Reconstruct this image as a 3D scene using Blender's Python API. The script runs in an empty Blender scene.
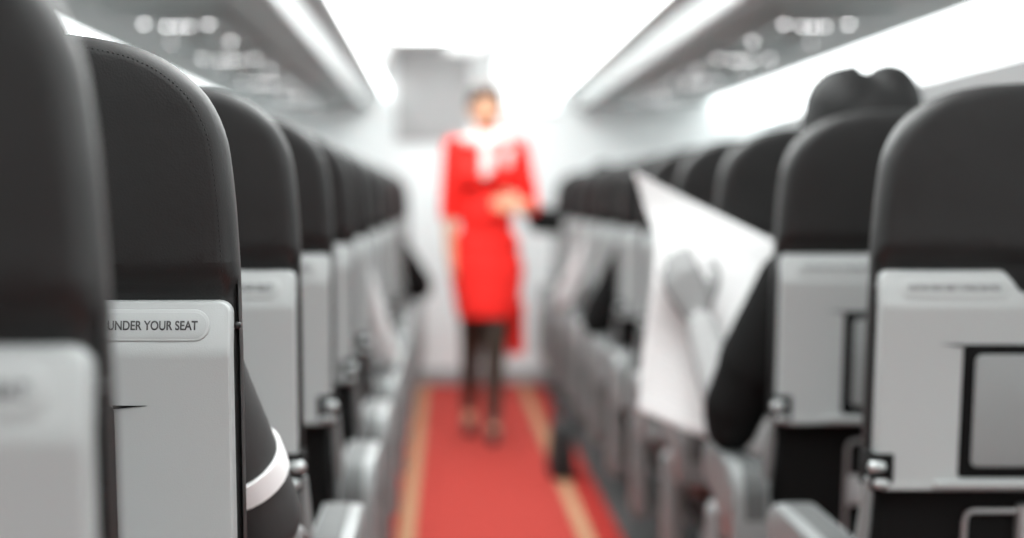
import bpy, bmesh, math, random
from mathutils import Vector, Matrix
random.seed(7)
S = bpy.context.scene
COL = S.collection
# ------------------------------------------------------------------ camera, world, exposure
FPX = 1680.0                       # focal length in pixels of the 1024-wide frame
EYE = 1.15
cam_d = bpy.data.cameras.new('camera')
cam = bpy.data.objects.new('camera', cam_d); COL.objects.link(cam)
cam.location = (0, 0, EYE); cam.rotation_euler = (math.radians(90), 0, 0)
cam_d.sensor_width = 36.0
cam_d.lens = FPX / 1024 * 36.0
cam_d.shift_x = (512 - 446) / 1024
cam_d.shift_y = -(269 - 200) / 1024
cam_d.clip_start = 0.02
cam_d.dof.use_dof = True
cam_d.dof.focus_distance = 1.735
cam_d.dof.aperture_fstop = cam_d.lens / 1000 / 0.0285
S.camera = cam
W = bpy.data.worlds.new('world'); S.world = W; W.use_nodes = True
W.node_tree.nodes['Background'].inputs[0].default_value = (1, 1, 1, 1)
W.node_tree.nodes['Background'].inputs[1].default_value = 0.42
S.view_settings.view_transform = 'Standard'
S.view_settings.look = 'None'
S.view_settings.exposure = 0.0
S.view_settings.gamma = 1.0
S.view_settings.use_curve_mapping = False
CEIL_E, COVE_E, FILL_E, READ_E = 6.4, 3.6, 4.6, 11.5

# ------------------------------------------------------------------ materials
def mat(name, col, rough=0.6, metal=0.0, noise=None, bump=None, spec=0.5, emit=0.0, var=0.0):
    m = bpy.data.materials.new(name); m.use_nodes = True
    nt = m.node_tree; b = nt.nodes['Principled BSDF']
    if isinstance(col, (int, float)): col = (col, col, col)
    c = (*col, 1)
    b.inputs['Base Color'].default_value = c
    b.inputs['Roughness'].default_value = rough
    b.inputs['Metallic'].default_value = metal
    b.inputs['Specular IOR Level'].default_value = spec
    if emit:
        b.inputs['Emission Color'].default_value = c
        b.inputs['Emission Strength'].default_value = emit
    tc = nt.nodes.new('ShaderNodeTexCoord')
    if noise:
        n = nt.nodes.new('ShaderNodeTexNoise'); n.inputs['Scale'].default_value = noise
        n.inputs['Detail'].default_value = 4
        nt.links.new(tc.outputs['Object'], n.inputs['Vector'])
        if var:
            r = nt.nodes.new('ShaderNodeMapRange')
            r.inputs['To Min'].default_value = 1 - var; r.inputs['To Max'].default_value = 1 + var
            nt.links.new(n.outputs['Fac'], r.inputs['Value'])
            mx = nt.nodes.new('ShaderNodeVectorMath'); mx.operation = 'SCALE'
            mx.inputs[0].default_value = col
            nt.links.new(r.outputs[0], mx.inputs['Scale'])
            nt.links.new(mx.outputs[0], b.inputs['Base Color'])
        if bump:
            bp = nt.nodes.new('ShaderNodeBump'); bp.inputs['Strength'].default_value = bump
            bp.inputs['Distance'].default_value = 0.002
            nt.links.new(n.outputs['Fac'], bp.inputs['Height'])
            nt.links.new(bp.outputs[0], b.inputs['Normal'])
    return m

def leather_mat(name, col, rough):
    m = mat(name, col, rough, spec=0.36)
    nt = m.node_tree; b = nt.nodes['Principled BSDF']
    tc = nt.nodes.new('ShaderNodeTexCoord')
    v = nt.nodes.new('ShaderNodeTexVoronoi'); v.inputs['Scale'].default_value = 420
    n = nt.nodes.new('ShaderNodeTexNoise'); n.inputs['Scale'].default_value = 11; n.inputs['Detail'].default_value = 3
    nt.links.new(tc.outputs['Object'], v.inputs['Vector']); nt.links.new(tc.outputs['Object'], n.inputs['Vector'])
    b1 = nt.nodes.new('ShaderNodeBump'); b1.inputs['Strength'].default_value = 0.25; b1.inputs['Distance'].default_value = 0.0006
    b2 = nt.nodes.new('ShaderNodeBump'); b2.inputs['Strength'].default_value = 0.35; b2.inputs['Distance'].default_value = 0.010
    nt.links.new(v.outputs['Distance'], b1.inputs['Height']); nt.links.new(n.outputs['Fac'], b2.inputs['Height'])
    nt.links.new(b1.outputs[0], b2.inputs['Normal']); nt.links.new(b2.outputs[0], b.inputs['Normal'])
    return m

M = dict(
    leather=leather_mat('black_leather', (0.0148, 0.0148, 0.0147), 0.52),
    cushion=leather_mat('cushion_leather', 0.026, 0.5),
    thread=mat('seam_thread', 0.008, 0.8, noise=300, bump=0.2),
    shell=mat('grey_shell_plastic', (0.365, 0.382, 0.380), 0.42, noise=700, bump=0.12),
    label=mat('label_plastic', (0.405, 0.422, 0.420), 0.4, noise=700, bump=0.08),
    ink=mat('printed_ink', 0.05, 0.6, noise=100, var=0.1),
    frame=mat('tray_gap_black', 0.006, 0.9, noise=300, bump=0.1, spec=0.1),
    tray=mat('tray_plastic', (0.25, 0.262, 0.262), 0.45, noise=600, bump=0.12),
    black=mat('black_plastic', 0.007, 0.85, noise=400, bump=0.15, spec=0.15),
    chrome=mat('bright_metal', (0.62, 0.66, 0.66), 0.35, 0.7, noise=60, var=0.05),
    alloy=mat('seat_frame_alloy', 0.42, 0.4, 0.6, noise=120, var=0.08),
    arm=mat('armrest_plastic', (0.22, 0.232, 0.232), 0.45, noise=500, bump=0.12),
    pad=mat('armrest_pad', (0.085, 0.09, 0.09), 0.55, noise=500, bump=0.2),
    placard=mat('placard_white', 0.55, 0.5, noise=80, var=0.05),
    white=mat('cabin_white', 0.86, 0.45, noise=300, bump=0.05),
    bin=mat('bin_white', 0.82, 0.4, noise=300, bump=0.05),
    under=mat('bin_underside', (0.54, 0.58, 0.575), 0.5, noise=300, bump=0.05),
    rail=mat('bin_rail', (0.34, 0.36, 0.36), 0.4, noise=300, bump=0.05),
    psu=mat('service_panel', (0.46, 0.50, 0.495), 0.5, noise=300, bump=0.05),
    side=mat('sidewall_lining', 0.9, 0.5, noise=300, bump=0.05),
    grey=mat('shade_grey', 0.42, 0.5, noise=200, bump=0.05),
    bulk=mat('bulkhead_laminate', (0.84, 0.87, 0.87), 0.45, noise=200, bump=0.05),
    light=mat('ceiling_light_diffuser', (0.96, 1.0, 0.995), 0.5, emit=CEIL_E),
    cove=mat('cove_light_diffuser', (0.95, 1.0, 1.0), 0.5, emit=COVE_E),
    read=mat('reading_light_lens', 1.0, 0.5, emit=READ_E),
    readdim=mat('indicator_lens', 1.0, 0.5, emit=READ_E * 0.45),
    floor=mat('grey_floor_covering', 0.07, 0.9, noise=700, bump=0.4, var=0.2, spec=0.1),
    fill=mat('fill_light_glow', (0.96, 1.0, 0.995), 0.5, emit=FILL_E),
    fillpanel=mat('fill_panel_glow', (0.95, 1.0, 1.0), 0.5, emit=1.1),
    carpet=mat('red_carpet', (0.34, 0.028, 0.022), 0.95, noise=900, bump=0.6, var=0.18, spec=0.1),
    runner=mat('red_runner', (0.40, 0.048, 0.038), 0.95, noise=900, bump=0.6, var=0.14, spec=0.1),
    border=mat('yellow_border', (0.42, 0.24, 0.14), 0.9, noise=900, bump=0.5, var=0.15, spec=0.1),
    skin=mat('tan_skin', (0.62, 0.33, 0.20), 0.5, noise=90, var=0.06),
    hairb=mat('brown_hair', (0.035, 0.020, 0.014), 0.45, noise=160, bump=0.5, var=0.3),
    red=mat('red_uniform', (0.86, 0.022, 0.016), 0.7, noise=500, bump=0.2, var=0.08, spec=0.2),
    scarf=mat('white_scarf', (0.66, 0.60, 0.58), 0.7, noise=400, bump=0.2),
    stock=mat('sheer_stockings', (0.045, 0.028, 0.018), 0.5, noise=300, var=0.2),
    shoe=mat('black_shoe', 0.012, 0.3, noise=100, bump=0.05),
    gskin=mat('pale_grey_skin', 0.20, 0.5, noise=90, var=0.08),
    ghair=mat('dark_hair', 0.016, 0.6, noise=120, bump=0.6, var=0.35, spec=0.25),
    navy=mat('charcoal_jersey', 0.040, 0.85, noise=600, bump=0.35, var=0.15),
    suit=mat('black_jacket', 0.010, 0.95, noise=500, bump=0.3, var=0.15, spec=0.12),
    shirt=mat('light_shirt', 0.55, 0.8, noise=400, bump=0.25, var=0.06),
    greyshirt=mat('grey_shirt', 0.34, 0.8, noise=400, bump=0.25, var=0.06),
    stripe=mat('white_stripe', 0.85, 0.8, noise=600, bump=0.25),
    trousers=mat('dark_trousers', 0.03, 0.85, noise=500, bump=0.3),
    eye=mat('dark_iris', 0.02, 0.2, noise=50, var=0.1),
    lips=mat('red_lips', (0.5, 0.06, 0.05), 0.4, noise=50, var=0.1),
    glips=mat('grey_lips', 0.18, 0.5, noise=50, var=0.1),
    bag=mat('black_bag', 0.010, 0.7, noise=400, bump=0.3),
)

# newspaper: columns of grey print and a few pictures, laid out in the sheet's own UV
def news_mat():
    m = bpy.data.materials.new('newsprint'); m.use_nodes = True
    nt = m.node_tree; b = nt.nodes['Principled BSDF']; b.inputs['Roughness'].default_value = 0.85
    tc = nt.nodes.new('ShaderNodeTexCoord')
    br = nt.nodes.new('ShaderNodeTexBrick')
    br.inputs['Color1'].default_value = (0.74, 0.74, 0.74, 1); br.inputs['Color2'].default_value = (0.62, 0.62, 0.62, 1)
    br.inputs['Mortar'].default_value = (0.82, 0.82, 0.82, 1)
    br.inputs['Scale'].default_value = 1; br.inputs['Mortar Size'].default_value = 0.006
    br.inputs['Brick Width'].default_value = 0.085; br.inputs['Row Height'].default_value = 0.016
    nt.links.new(tc.outputs['UV'], br.inputs['Vector'])
    nt.links.new(br.outputs['Color'], b.inputs['Base Color'])
    return m
M['news'] = news_mat()

# ------------------------------------------------------------------ object helpers
def link(name, me, m, parent=None, smooth=True, sharp=None):
    o = bpy.data.objects.new(name, me); COL.objects.link(o)
    if m and not me.materials: me.materials.append(m)
    if smooth:
        for p in me.polygons: p.use_smooth = True
        if sharp is not None: me.set_sharp_from_angle(angle=math.radians(sharp))
    if parent: o.parent = parent
    return o
def obj(name, bm, m, parent=None, smooth=True, sharp=40):
    bmesh.ops.recalc_face_normals(bm, faces=bm.faces)
    me = bpy.data.meshes.new(name); bm.to_mesh(me); bm.free()
    return link(name, me, m, parent, smooth, sharp)
def tag(o, label, cat, group=None):
    o['label'] = label; o['category'] = cat
    if group: o['group'] = group
    return o
def thing(name, label, cat, loc=(0, 0, 0), group=None):
    o = bpy.data.objects.new(name, None); COL.objects.link(o); o.location = loc
    o.empty_display_size = 0.1
    return tag(o, label, cat, group)
def struct(name, bm, m, sharp=40):
    o = obj(name, bm, m, None, True, sharp); o['kind'] = 'structure'; return o
def copy_tree(o, parent=None):
    c = o.copy(); COL.objects.link(c); c.parent = parent
    for ch in list(o.children): copy_tree(ch, c)
    return c

def box(bm, x0, x1, y0, y1, z0, z1, bev=0.0, seg=2):
    r = bmesh.ops.create_cube(bm, size=1)
    vs = r['verts']
    for v in vs:
        v.co = Vector(((x0 + x1) / 2 + v.co.x * (x1 - x0), (y0 + y1) / 2 + v.co.y * (y1 - y0), (z0 + z1) / 2 + v.co.z * (z1 - z0)))
    if bev:
        es = list({e for v in vs for e in v.link_edges})
        bmesh.ops.bevel(bm, geom=es, offset=bev, segments=seg, profile=0.5, affect='EDGES')
    return bm
def tube(bm, pts, r, n=10, cap=True):
    pts = [Vector(p) for p in pts]
    rs = r if isinstance(r, (list, tuple)) else [r] * len(pts)
    rings = []; prev = None
    for i, p in enumerate(pts):
        d = (pts[min(i + 1, len(pts) - 1)] - pts[max(i - 1, 0)]).normalized()
        if prev is None:
            a = Vector((0, 0, 1)) if abs(d.z) < 0.9 else Vector((1, 0, 0))
            u = d.cross(a).normalized()
        else:
            u = (prev - d * prev.dot(d)).normalized()
        prev = u; w = d.cross(u)
        rings.append([bm.verts.new(p + (u * math.cos(2 * math.pi * k / n) + w * math.sin(2 * math.pi * k / n)) * rs[i]) for k in range(n)])
    for a, b in zip(rings, rings[1:]):
        for k in range(n): bm.faces.new((a[k], a[(k + 1) % n], b[(k + 1) % n], b[k]))
    if cap: bm.faces.new(rings[0]); bm.faces.new(rings[-1])
    return bm
def sphere(bm, c, r, u=16, v=12, rot=None):
    if isinstance(r, (int, float)): r = (r, r, r)
    mtx = Matrix.Translation(c) @ (rot or Matrix()) @ Matrix.Diagonal((*r, 1))
    bmesh.ops.create_uvsphere(bm, u_segments=u, v_segments=v, radius=1, matrix=mtx)
    return bm
def capsule(bm, p0, r0, p1, r1, n=18, m=6, flat=None):
    p0, p1 = Vector(p0), Vector(p1); d = p1 - p0; L = d.length
    d = d / L if L > 1e-6 else Vector((0, 0, 1))
    q = d.to_track_quat('Z', 'Y').to_matrix()
    rows = [(-r0 * math.cos(a), r0 * math.sin(a)) for a in [math.pi / 2 * k / m for k in range(m + 1)]]
    rows += [(L + r1 * math.cos(a), r1 * math.sin(a)) for a in [math.pi / 2 * (m - k) / m for k in range(m + 1)]]
    rings = []
    for h, r in rows:
        if r < 1e-7: rings.append([bm.verts.new(p0 + d * h)])
        else: rings.append([bm.verts.new(p0 + q @ Vector((r * math.cos(2 * math.pi * k / n), r * math.sin(2 * math.pi * k / n), h))) for k in range(n)])
    for a, b in zip(rings, rings[1:]):
        for k in range(n):
            k2 = (k + 1) % n
            if len(a) == 1: bm.faces.new((a[0], b[k2], b[k]))
            elif len(b) == 1: bm.faces.new((a[k], a[k2], b[0]))
            else: bm.faces.new((a[k], a[k2], b[k2], b[k]))
    return bm
def rings_mesh(rings, cap=True):
    bm = bmesh.new()
    R = [[bm.verts.new(p) for p in r] for r in rings]
    n = len(R[0])
    for a, b in zip(R, R[1:]):
        for k in range(n): bm.faces.new((a[k], a[(k + 1) % n], b[(k + 1) % n], b[k]))
    if cap: bm.faces.new(R[0][::-1]); bm.faces.new(R[-1])
    return bm
def fused(bm, voxel, smooth=6):
    """one continuous surface out of overlapping closed volumes"""
    bmesh.ops.recalc_face_normals(bm, faces=bm.faces)
    me = bpy.data.meshes.new('tmp'); bm.to_mesh(me); bm.free()
    o = bpy.data.objects.new('tmp', me); COL.objects.link(o)
    r = o.modifiers.new('r', 'REMESH'); r.mode = 'VOXEL'; r.voxel_size = voxel
    s = o.modifiers.new('s', 'SMOOTH'); s.factor = 0.5; s.iterations = smooth
    dg = bpy.context.evaluated_depsgraph_get()
    out = bpy.data.meshes.new_from_object(o.evaluated_get(dg))
    bpy.data.objects.remove(o); bpy.data.meshes.remove(me)
    return out
def text_mesh(s, width, height, loc, depth=0.0006):
    c = bpy.data.curves.new('t', 'FONT'); c.body = s; c.size = 1; c.extrude = 0.0; c.align_x = 'LEFT'
    c.offset = 0.020
    o = bpy.data.objects.new('t', c); COL.objects.link(o)
    dg = bpy.context.evaluated_depsgraph_get()
    me = bpy.data.meshes.new_from_object(o.evaluated_get(dg))
    bpy.data.objects.remove(o)
    xs = [v.co.x for v in me.vertices]; ys = [v.co.y for v in me.vertices]
    x0, x1, y0, y1 = min(xs), max(xs), min(ys), max(ys)
    bm = bmesh.new(); bm.from_mesh(me); bpy.data.meshes.remove(me)
    r = bmesh.ops.extrude_face_region(bm, geom=bm.faces[:])
    for e in r['geom']:
        if isinstance(e, bmesh.types.BMVert): e.co.z = 1
    for v in bm.verts:
        x = (v.co.x - x0) / (x1 - x0) * width; z = (v.co.y - y0) / (y1 - y0) * height
        v.co = Vector((loc[0] + x, loc[1] - v.co.z * depth, loc[2] + z))
    return bm

# ------------------------------------------------------------------ cabin shell
XC = 0.165
Y0, Y1 = -3.0, 10.45
def h(v): return EYE + v
def strip(bm, pts, y0, y1, mirror=False, thick=0.0):
    """extrude a cross-section polyline (x from the cabin centre, height over the eye) along the cabin"""
    s = -1 if mirror else 1
    P = [(XC + s * x, h(z)) for x, z in pts]
    a = [bm.verts.new((x, y0, z)) for x, z in P]; b = [bm.verts.new((x, y1, z)) for x, z in P]
    for i in range(len(P) - 1): bm.faces.new((a[i], a[i + 1], b[i + 1], b[i]))
    return bm
bm = bmesh.new(); box(bm, XC - 1.9, XC + 1.9, Y0, Y1, -0.06, 0.0); struct('floor', bm, M['floor'])
bm = bmesh.new(); box(bm, -0.20, 0.60, Y0, Y1, 0.0002, 0.005); struct('floor_aisle', bm, M['carpet'])
bm = bmesh.new(); strip(bm, [(-1.0, 0.96), (-0.5, 0.97), (0, 0.975), (0.5, 0.97), (1.0, 0.96), (1.0, 1.0), (-1.0, 1.0), (-1.0, 0.96)], Y0, Y1); struct('ceiling', bm, M['white'])
SIDE = [(1.83, 0.50), (1.93, 0.36), (1.985, 0.18), (2.0, 0.0), (1.99, -0.3), (1.94, -0.62), (1.86, -0.9), (1.78, -1.15)]
for mir, nm in ((True, 'wall_left'), (False, 'wall_right')):
    bm = bmesh.new()
    strip(bm, SIDE + [(x + 0.05, z) for x, z in reversed(SIDE)] + [SIDE[0]], Y0, Y1, mir)
    struct(nm, bm, M['side'])
bm = bmesh.new(); box(bm, XC - 2.05, XC + 2.05, Y1, Y1 + 0.06, 0.0, h(1.0)); struct('wall_front', bm, M['bulk'])
# grey panel standing in for the shade high on the bulkhead
bm = bmesh.new(); box(bm, -0.31, 0.15, Y1 - 0.025, Y1 - 0.002, h(0.36), h(0.945), 0.01); struct('shade_panel_1', bm, M['grey'])
bm = bmesh.new(); box(bm, XC - 1.75, XC + 1.75, Y1 - 0.02, Y1 - 0.002, 0.0, 0.10, 0.004); struct('baseboard_front', bm, M['rail'])
# long light panels
t = thing('ceiling_light', 'long glowing white ceiling light panel above the aisle', 'ceiling light', (XC, Y0, h(0.95)))
bm = bmesh.new(); box(bm, -0.45, 0.45, 2.2, Y1 - Y0 - 0.62, -0.012, 0.0, 0.004); obj('diffuser', bm, M['light'], t)
bm = bmesh.new(); box(bm, -0.46, 0.46, 2.15, Y1 - Y0 - 0.58, 0.001, 0.022, 0.004); obj('housing', bm, M['white'], t)
for mir, w in ((True, 'left'), (False, 'right')):
    s = -1 if mir else 1
    t = thing('cove_light', f'glowing white cove light strip along the {w} sidewall below the overhead bins', 'cove light', (0, 0, 0), 'sidewall cove lights')
    bm = bmesh.new(); strip(bm, [(1.475, 0.605), (1.60, 0.585), (1.74, 0.545), (1.83, 0.50), (1.85, 0.52), (1.75, 0.575), (1.60, 0.615), (1.475, 0.63), (1.475, 0.605)], Y0, Y1 - 0.01, mir)
    obj('diffuser', bm, M['cove'], t)
    t = thing('fill_light', f'thin added glowing wash light strip along the lower edge of the {w} overhead bin doors', 'wash light', (0, 0, 0), 'bin wash lights')
    bm = bmesh.new(); strip(bm, [(0.543, 0.648), (0.540, 0.700), (0.533, 0.700), (0.535, 0.648), (0.543, 0.648)], 3.7, Y1 - 0.01, mir)  # glowing strip added to blow out the bin doors, not a known fitting
    obj('diffuser', bm, M['fill'], t)
# overhead bins and service units, one module every 1.35 m
ORD = ['first', 'second', 'third', 'fourth', 'fifth', 'sixth', 'seventh', 'eighth', 'ninth', 'tenth', 'eleventh', 'twelfth', 'thirteenth']
MOD = 1.35
def make_bin(mir):
    s = -1 if mir else 1
    r = thing('overhead_bin', '', 'overhead bin')
    def part(name, pts, m, y0, y1):
        bm = bmesh.new(); P = [(s * x, z) for x, z in pts]
        rings = [[(x, y, z) for x, z in P] for y in (y0, y1)]
        return obj(name, rings_mesh(rings), M[m], r, True, 30)
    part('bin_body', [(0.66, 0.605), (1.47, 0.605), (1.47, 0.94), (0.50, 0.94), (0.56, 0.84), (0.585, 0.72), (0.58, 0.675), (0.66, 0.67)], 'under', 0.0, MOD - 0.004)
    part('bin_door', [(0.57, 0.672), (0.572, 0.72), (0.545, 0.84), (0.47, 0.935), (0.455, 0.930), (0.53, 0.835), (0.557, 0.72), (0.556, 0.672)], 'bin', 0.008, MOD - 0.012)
    part('bin_rail', [(0.585, 0.668), (0.632, 0.662), (0.640, 0.650), (0.640, 0.556), (0.646, 0.546), (0.660, 0.546), (0.668, 0.603), (0.658, 0.672)], 'rail', 0.0, MOD - 0.004)
    bm = bmesh.new(); box(bm, *sorted((s * 0.545, s * 0.562)), MOD / 2 - 0.05, MOD / 2 + 0.05, 0.705, 0.735, 0.004); obj('latch', bm, M['rail'], r)
    return r
def make_psu(mir):
    s = -1 if mir else 1
    r = thing('service_unit', '', 'service unit')
    bm = bmesh.new(); box(bm, *sorted((s * 0.86, s * 1.24)), -0.35, 0.85, -0.012, 0.004, 0.006); obj('service_panel', bm, M['psu'], r)
    for x, y, rad, mm in ((0.945, -0.06, 0.010, 'read'), (1.02, 0.02, 0.010, 'read'), (1.055, 0.02, 0.010, 'read'), (1.095, 0.02, 0.010, 'read'), (1.155, -0.06, 0.010, 'read'), (1.175, 0.60, 0.010, 'readdim'), (0.95, 0.54, 0.010, 'read')):
        bm = bmesh.new(); tube(bm, [(s * x, y, -0.022), (s * x, y, -0.010)], [rad + 0.008, rad + 0.014], 20); rim = obj('reading_light', bm, M['rail'], r)
        bm = bmesh.new(); sphere(bm, (s * x, y, -0.021), (rad, rad, 0.005)); obj('lens', bm, M[mm], rim)
    for y in (0.22, 0.32, 0.42):
        bm = bmesh.new(); tube(bm, [(s * 1.06, y, -0.034), (s * 1.06, y, -0.026), (s * 1.06, y, -0.010)], [0.012, 0.020, 0.024], 18); obj('air_nozzle', bm, M['rail'], r)
    return r
for mir, w in ((True, 'left'), (False, 'right')):
    b0, p0 = make_bin(mir), make_psu(mir)
    k = 0
    for i in range(5):
        y = 3.70 + MOD * i
        b = b0 if i == 0 else copy_tree(b0)
        b.location = (XC, y, EYE)
        where = f'{ORD[i]} from the camera' if i < 4 else 'last before the far bulkhead'
        tag(b, f'white overhead bin with grey underside above the {w} seats, {where}', 'overhead bin', f'overhead bins on the {w}')
    for i in range(4):
        y = 5.57 + MOD * i - (0.02 if i == 3 else 0)
        p = p0 if i == 0 else copy_tree(p0)
        p.location = (XC, y, h(0.600))
        tag(p, f'grey service panel of lit reading lights under the {w} overhead bins, {ORD[i]} from the camera', 'service unit', f'service units on the {w}')
t = thing('fill_panel', 'glowing white panel added on the far bulkhead beside the attendant head', 'fill panel', (0.50, Y1 - 0.002, h(0.72)))
bm = bmesh.new(); box(bm, -0.19, 0.19, -0.05, -0.02, -0.17, 0.20, 0.012); obj('diffuser', bm, M['fillpanel'], t)  # glowing panel added to brighten the far bulkhead
bm = bmesh.new(); box(bm, -0.20, 0.20, -0.022, 0.0, -0.18, 0.21, 0.006); obj('housing', bm, M['white'], t)
# small grey box standing in for the unlit ceiling past the light panel
t = thing('ceiling_filler', 'small plain grey box added under the ceiling where the light panel ends', 'filler box', (0.13, 9.78, h(0.96)))
bm = bmesh.new(); box(bm, -0.13, 0.13, -0.03, 0.03, -0.115, -0.03, 0.008); obj('filler_box', bm, M['grey'], t)
bm = bmesh.new(); box(bm, -0.03, 0.03, -0.015, 0.015, -0.035, 0.0, 0.003); obj('hanger', bm, M['rail'], t)
# aisle runner
RX0, RX1 = -0.162, 0.502
t = thing('aisle_runner', 'long red carpet runner with yellow borders lying along the aisle floor', 'carpet runner', ((RX0 + RX1) / 2, 0, 0.0))
hw = (RX1 - RX0) / 2
bm = bmesh.new(); box(bm, -hw + 0.055, hw - 0.055, 0.3, Y1 - 0.06, 0.0055, 0.013, 0.003); obj('pile', bm, M['runner'], t)
for s in (-1, 1):
    bm = bmesh.new(); box(bm, *sorted((s * (hw - 0.056), s * hw)), 0.3, Y1 - 0.06, 0.0055, 0.0135, 0.003); obj('border', bm, M['border'], t)

# ------------------------------------------------------------------ airline seat
LEAN = math.tan(math.radians(9))
ZP = 1.046
def lean(bm):
    for v in bm.verts: v.co.y -= (v.co.z - ZP) * LEAN
    return bm
EDGE = [(0.0, 0.99), (0.0005, 1.03), (0.001, 1.0765), (0.0027, 1.115), (0.0046, 1.149), (0.0080, 1.1855), (0.0125, 1.2146), (0.0224, 1.2415), (0.0375, 1.2655), (0.0628, 1.2880), (0.088, 1.3020), (0.1135, 1.3105), (0.1555, 1.3185), (0.20, 1.3215), (0.24, 1.322)]
def crv(P, n):
    """n points along a smooth curve through P"""
    out = []
    for i in range(n):
        u = i / (n - 1) * (len(P) - 1); k = min(int(u), len(P) - 2); t = u - k
        q = [P[max(0, min(len(P) - 1, k + o))] for o in (-1, 0, 1, 2)]
        out.append(tuple(0.5 * (2 * q[1][c] + (q[2][c] - q[0][c]) * t + (2 * q[0][c] - 5 * q[1][c] + 4 * q[2][c] - q[3][c]) * t * t + (-q[0][c] + 3 * q[1][c] - 3 * q[2][c] + q[3][c]) * t ** 3) for c in (0, 1)))
    return out
def outline(d, zb=0.70, rb=0.03, n=32):
    """back cushion outline shrunk by d: rounded shoulders as measured, small bottom corners"""
    A = 0.24
    half = [(A - dx, z) for dx, z in crv(EDGE, n)]
    low = [(A - rb + rb * math.sin(math.pi / 2 * k / 5), zb + rb - rb * math.cos(math.pi / 2 * k / 5)) for k in range(6)]
    half = [(A * 0.4, zb)] + low + [(A, 0.85)] + half[:-1] + [(0.0, 1.322)]
    e = min(d, 0.03); f = (d - e) / 0.20
    out = []
    for i, (x, z) in enumerate(half):
        (xa, za), (xb, zb_) = half[max(0, i - 1)], half[min(len(half) - 1, i + 1)]
        tx, tz = xb - xa, zb_ - za
        if i == len(half) - 1: tx, tz = -1, 0
        if i == 0: tx, tz = 1, 0
        L = math.hypot(tx, tz) or 1
        x, z = x - tz / L * e, z + tx / L * e * 1.0
        out.append((x * (1 - f), 1.03 + (z - 1.03) * (1 - f)))
    return out + [(-x, z) for x, z in reversed(out[:-1])]
def rrect(x0, x1, z0, z1, r, n=6):
    P = []
    for cx, cz, a0 in ((x1 - r, z1 - r, 0), (x0 + r, z1 - r, 90), (x0 + r, z0 + r, 180), (x1 - r, z0 + r, 270)):
        for k in range(n + 1):
            t = math.radians(a0 + 90 * k / n); P.append((cx + r * math.cos(t), cz + r * math.sin(t)))
    return P
def plate(P, y_back, y_front, bev):
    """bevelled slab of outline P; front face towards -y"""
    bm = bmesh.new()
    vs = [bm.verts.new((x, y_back, z)) for x, z in P]
    f = bm.faces.new(vs)
    r = bmesh.ops.extrude_face_region(bm, geom=[f])
    nv = [e for e in r['geom'] if isinstance(e, bmesh.types.BMVert)]
    for v in nv: v.co.y = y_front
    nvs = set(nv)
    es = [e for e in bm.edges if e.verts[0] in nvs and e.verts[1] in nvs]
    if bev: bmesh.ops.bevel(bm, geom=es, offset=bev, segments=3, profile=0.5, affect='EDGES')
    return bm
YF = -0.020                                    # front face of the hard shell
def shell_shift(bm):
    for v in bm.verts:                         # label band tips forward, the sheet below is flat, bottom lip kicks out
        if v.co.z > 0.992: v.co.y += (v.co.z - 0.992) * 0.30
        if v.co.z < 0.735: v.co.y -= (0.735 - v.co.z) * 0.35
    return lean(bm)
def tuckf(z):
    t = max(0.0, min(1.0, (1.082 - z) / 0.032)); return t * t * (3 - 2 * t)
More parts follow.
